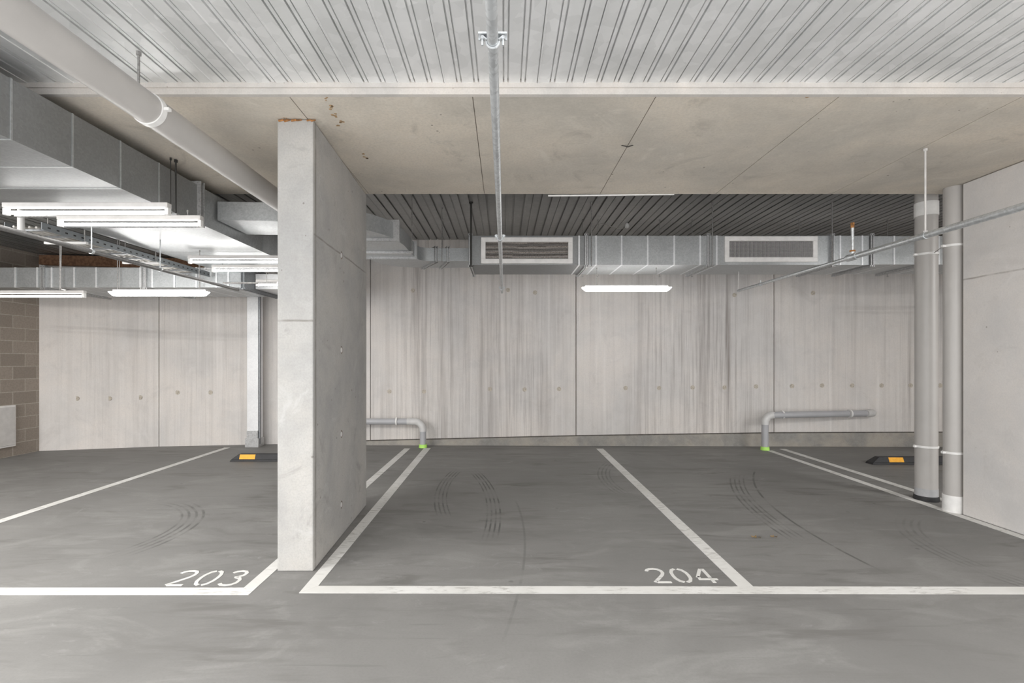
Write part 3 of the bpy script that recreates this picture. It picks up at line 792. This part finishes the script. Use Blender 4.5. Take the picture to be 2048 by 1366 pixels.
MB().tube([(dx,dY,2.63),(dx,dY,3.206)], .026, 20).build('pipe', M['pvc_pale'], t, smooth=40)
MB().tube([(dx,dY,2.615),(dx,dY,2.645)], .032, 20).build('end_cap', M['pvc_pale'], t, smooth=40)
t = thing('conduit', 'thin brown conduit slanting under the low left duct behind the lamps', 'conduit', (-5, 6.9, 2.4))
MB().tube([px(121,577,6.2), px(222,598,6.85)], .012, 10).build('pipe', M['rod'], t, smooth=40)
MB().tube([px(121,577,6.2), px(123,485,6.2)], .005, 8).build('hanger_rod', M['rod'], t)

# cable tray at left
t = thing('cable_tray', 'perforated steel ladder cable tray beside the large duct at left', 'cable tray', (-4.3, 5.5, 2.66))
ty0, ty1 = 4.46, 7.0
for x in (-4.13, -4.46):
    mb = MB().box(x-.003, x+.003, ty0, ty1, 2.66, 2.73); mb.box(x-.003, x+.018, ty0, ty1, 2.66, 2.664)
    mb.build('side_rail', M['tray_rail'], t)
yy = ty0+.06
k = 0
while yy < ty1:
    MB().box(-4.457, -4.133, yy-.012, yy+.012, 2.664, 2.678).build('rung', M['steel_dark'], t); yy += .25
for k, x in enumerate((-4.4,-4.34,-4.27,-4.2)):
    pts = [(x+.012*math.sin(i*.9+k), ty0+.02+i*.22, 2.692+.004*math.cos(i+k)) for i in range(12)]
    MB().tube(pts, .011, 8).build('cable', M['cable'], t, smooth=50)
for yy in (4.9, 5.9):
    for x in (-4.115,-4.475): rod(t, x, yy, 2.645, 3.205 if yy < 5.15 else 3.235, .005)
    MB().box(-4.5, -4.09, yy-.015, yy+.015, 2.635, 2.657).build('support_channel', M['white_plastic'], t)

# low wall pipes with green-taped feet
def wall_pipe(pts, r, collars, feet, clamps, label):
    t = thing('wall_pipe', label, 'pipe', feet, 'grey pipes at the foot of the back wall')
    MB().tube(pts, r, 24).build('pipe', M['pvc_cool'], t, smooth=40)
    for a in collars: MB().tube(a, r+.006, 24).build('elbow', M['pvc_pale'], t, smooth=40)
    MB().tube([feet, Vector(feet)+Vector((0,0,.055))], [r+.018, r+.012], 18).build('green_tape', M['green'], t, smooth=40)
    for c, d in clamps:
        mb = MB().tube([Vector(c)-Vector(d)*.01, Vector(c)+Vector(d)*.016], r+.018, 24)
        mb.bar(Vector(c)+Vector((0,r,0)), Vector(c)+Vector((0,.19,0)), .02, .012)
        mb.build('clamp', M['white_plastic'], t, smooth=40)
# left one
e = fl(846, 895); Yp = e.y; r = .054
cz = EYE+(VY-843)*Yp/FPX
xe = e.x
A = arc((xe-.15, Yp, cz-.15), (1,0,0), (0,0,1), .15, 0, 90, 8)
wall_pipe([(xe,Yp,0),(xe,Yp,cz-.15)]+A[1:]+[(-3.1,Yp,cz),(-3.17,Yp+.02,cz),(-3.2,Yp+.09,cz),(-3.2,Yp+.4,cz)], r, [[(xe,Yp,cz-.17)]+A+[(xe-.27,Yp,cz)]], (xe,Yp,.001),
          [((seamx(793,Yp),Yp,cz),(1,0,0))], 'low grey wall pipe with green-taped foot, just right of the concrete column')
# right one
e = fl(1530, 900); Yp = e.y; xe = e.x; cz = EYE+(VY-830)*Yp/FPX
A = arc((xe+.13, Yp, cz-.13), (-1,0,0), (0,0,1), .13, 0, 90, 8)
xw = seamx(1741, 8.62)
end = [(xw-.06,8.56,cz+.005),(xw,8.58,cz+.005),(xw+.03,8.62,cz+.005),(xw+.035,8.75,cz+.005)]
wall_pipe([(xe,Yp,0),(xe,Yp,cz-.13)]+A[1:]+[(xe+.2,Yp,cz)]+end, r, [[(xe,Yp,cz-.16)]+A+[(xe+.13,Yp+.01,cz)], [(xw-.14,8.535,cz+.005)]+end], (xe,Yp,.001),
          [((seamx(1566,Yp),Yp+.035,cz),(1,.1,0)),((seamx(1698,8.5),8.49,cz+.004),(1,.1,0))], 'low grey wall pipe with green-taped foot, right side, entering the back wall')

# odds and ends
t = thing('electrical_box', 'flat white electrical cabinet on the block wall at the left edge', 'cabinet', (W0, 7.5, .5))
MB().box(W0, W0+.05, 7.25, 7.8, .16, .80).build('frame', M['frame_white'], t, bevel=.005)
MB().box(W0+.05, W0+.062, 7.27, 7.775, .185, .775).build('door', M['lamp_body'], t, bevel=.004)
t = thing('sensor', 'small round white sensor hanging below the dark deck above the right duct', 'sensor', (1.85, 7.5, 3.5))
p = px(1254, 452, 7.75)
mb = MB().tube([p+Vector((0,0,-.035)),p+Vector((0,0,-.028)),p+Vector((0,0,-.008)),p+Vector((0,0,.012)),p+Vector((0,0,.03))],[.012,.028,.038,.034,.03],18); mb.build('housing', M['white_plastic'], t, smooth=60)
MB().tube([p+Vector((0,0,.03)),(p.x,p.y,3.62)],.02,12).build('mount', M['white_plastic'], t, smooth=40)
q = px(1197, 449, 7.75); pts = [q, q+Vector((.08,0,.01)), q+Vector((.2,0,-.03)), q+Vector((.32,0,-.06)), p+Vector((0,0,-.03))]
MB().tube(pts, .005, 8).build('cable', M['cable'], t, smooth=60)
tag(MB().tube([px(1096,391.5,5.158), px(1200,390.5,5.158), px(1348,388.5,5.158)], .0085, 10).build('conduit', M['white_plastic'], base=(1,5.22,3.2), smooth=40), 'thin white conduit lying along the rear edge of the concrete beam', 'conduit')
tag(MB().tube([px(1237,288,4.0)+Vector((0,0,-.004)), px(1256,290,3.95)+Vector((0,0,-.015)), px(1272,287,4.0)+Vector((0,0,-.004))], .004, 6).build('wire_tie', M['dark_rod'], base=(.95,4,3.2)), 'short dark bent wire stuck in a joint of the concrete beam', 'wire')
for a, b, c, lb in ((1513,1075,.05,'dry curled leaf on the floor, left of the pair in the right bay'), (1548,1074,.035,'small dry leaf on the floor, right of the pair in the right bay')):
    p = fl(a,b); mb = MB()
    for k in range(5):
        an = k*1.3; mb.add([p+Vector((0,0,.004)), p+Vector((math.cos(an)*c,math.sin(an)*c*.7,.012)), p+Vector((math.cos(an+.5)*c*.7,math.sin(an+.5)*c*.5,.002))], [(0,1,2)])
    tag(mb.build('dry_leaf', M['leaf'], base=p), lb, 'leaf', 'dry leaves on the floor')

for o in bpy.data.objects:
    if '_o' in o: del o['_o']
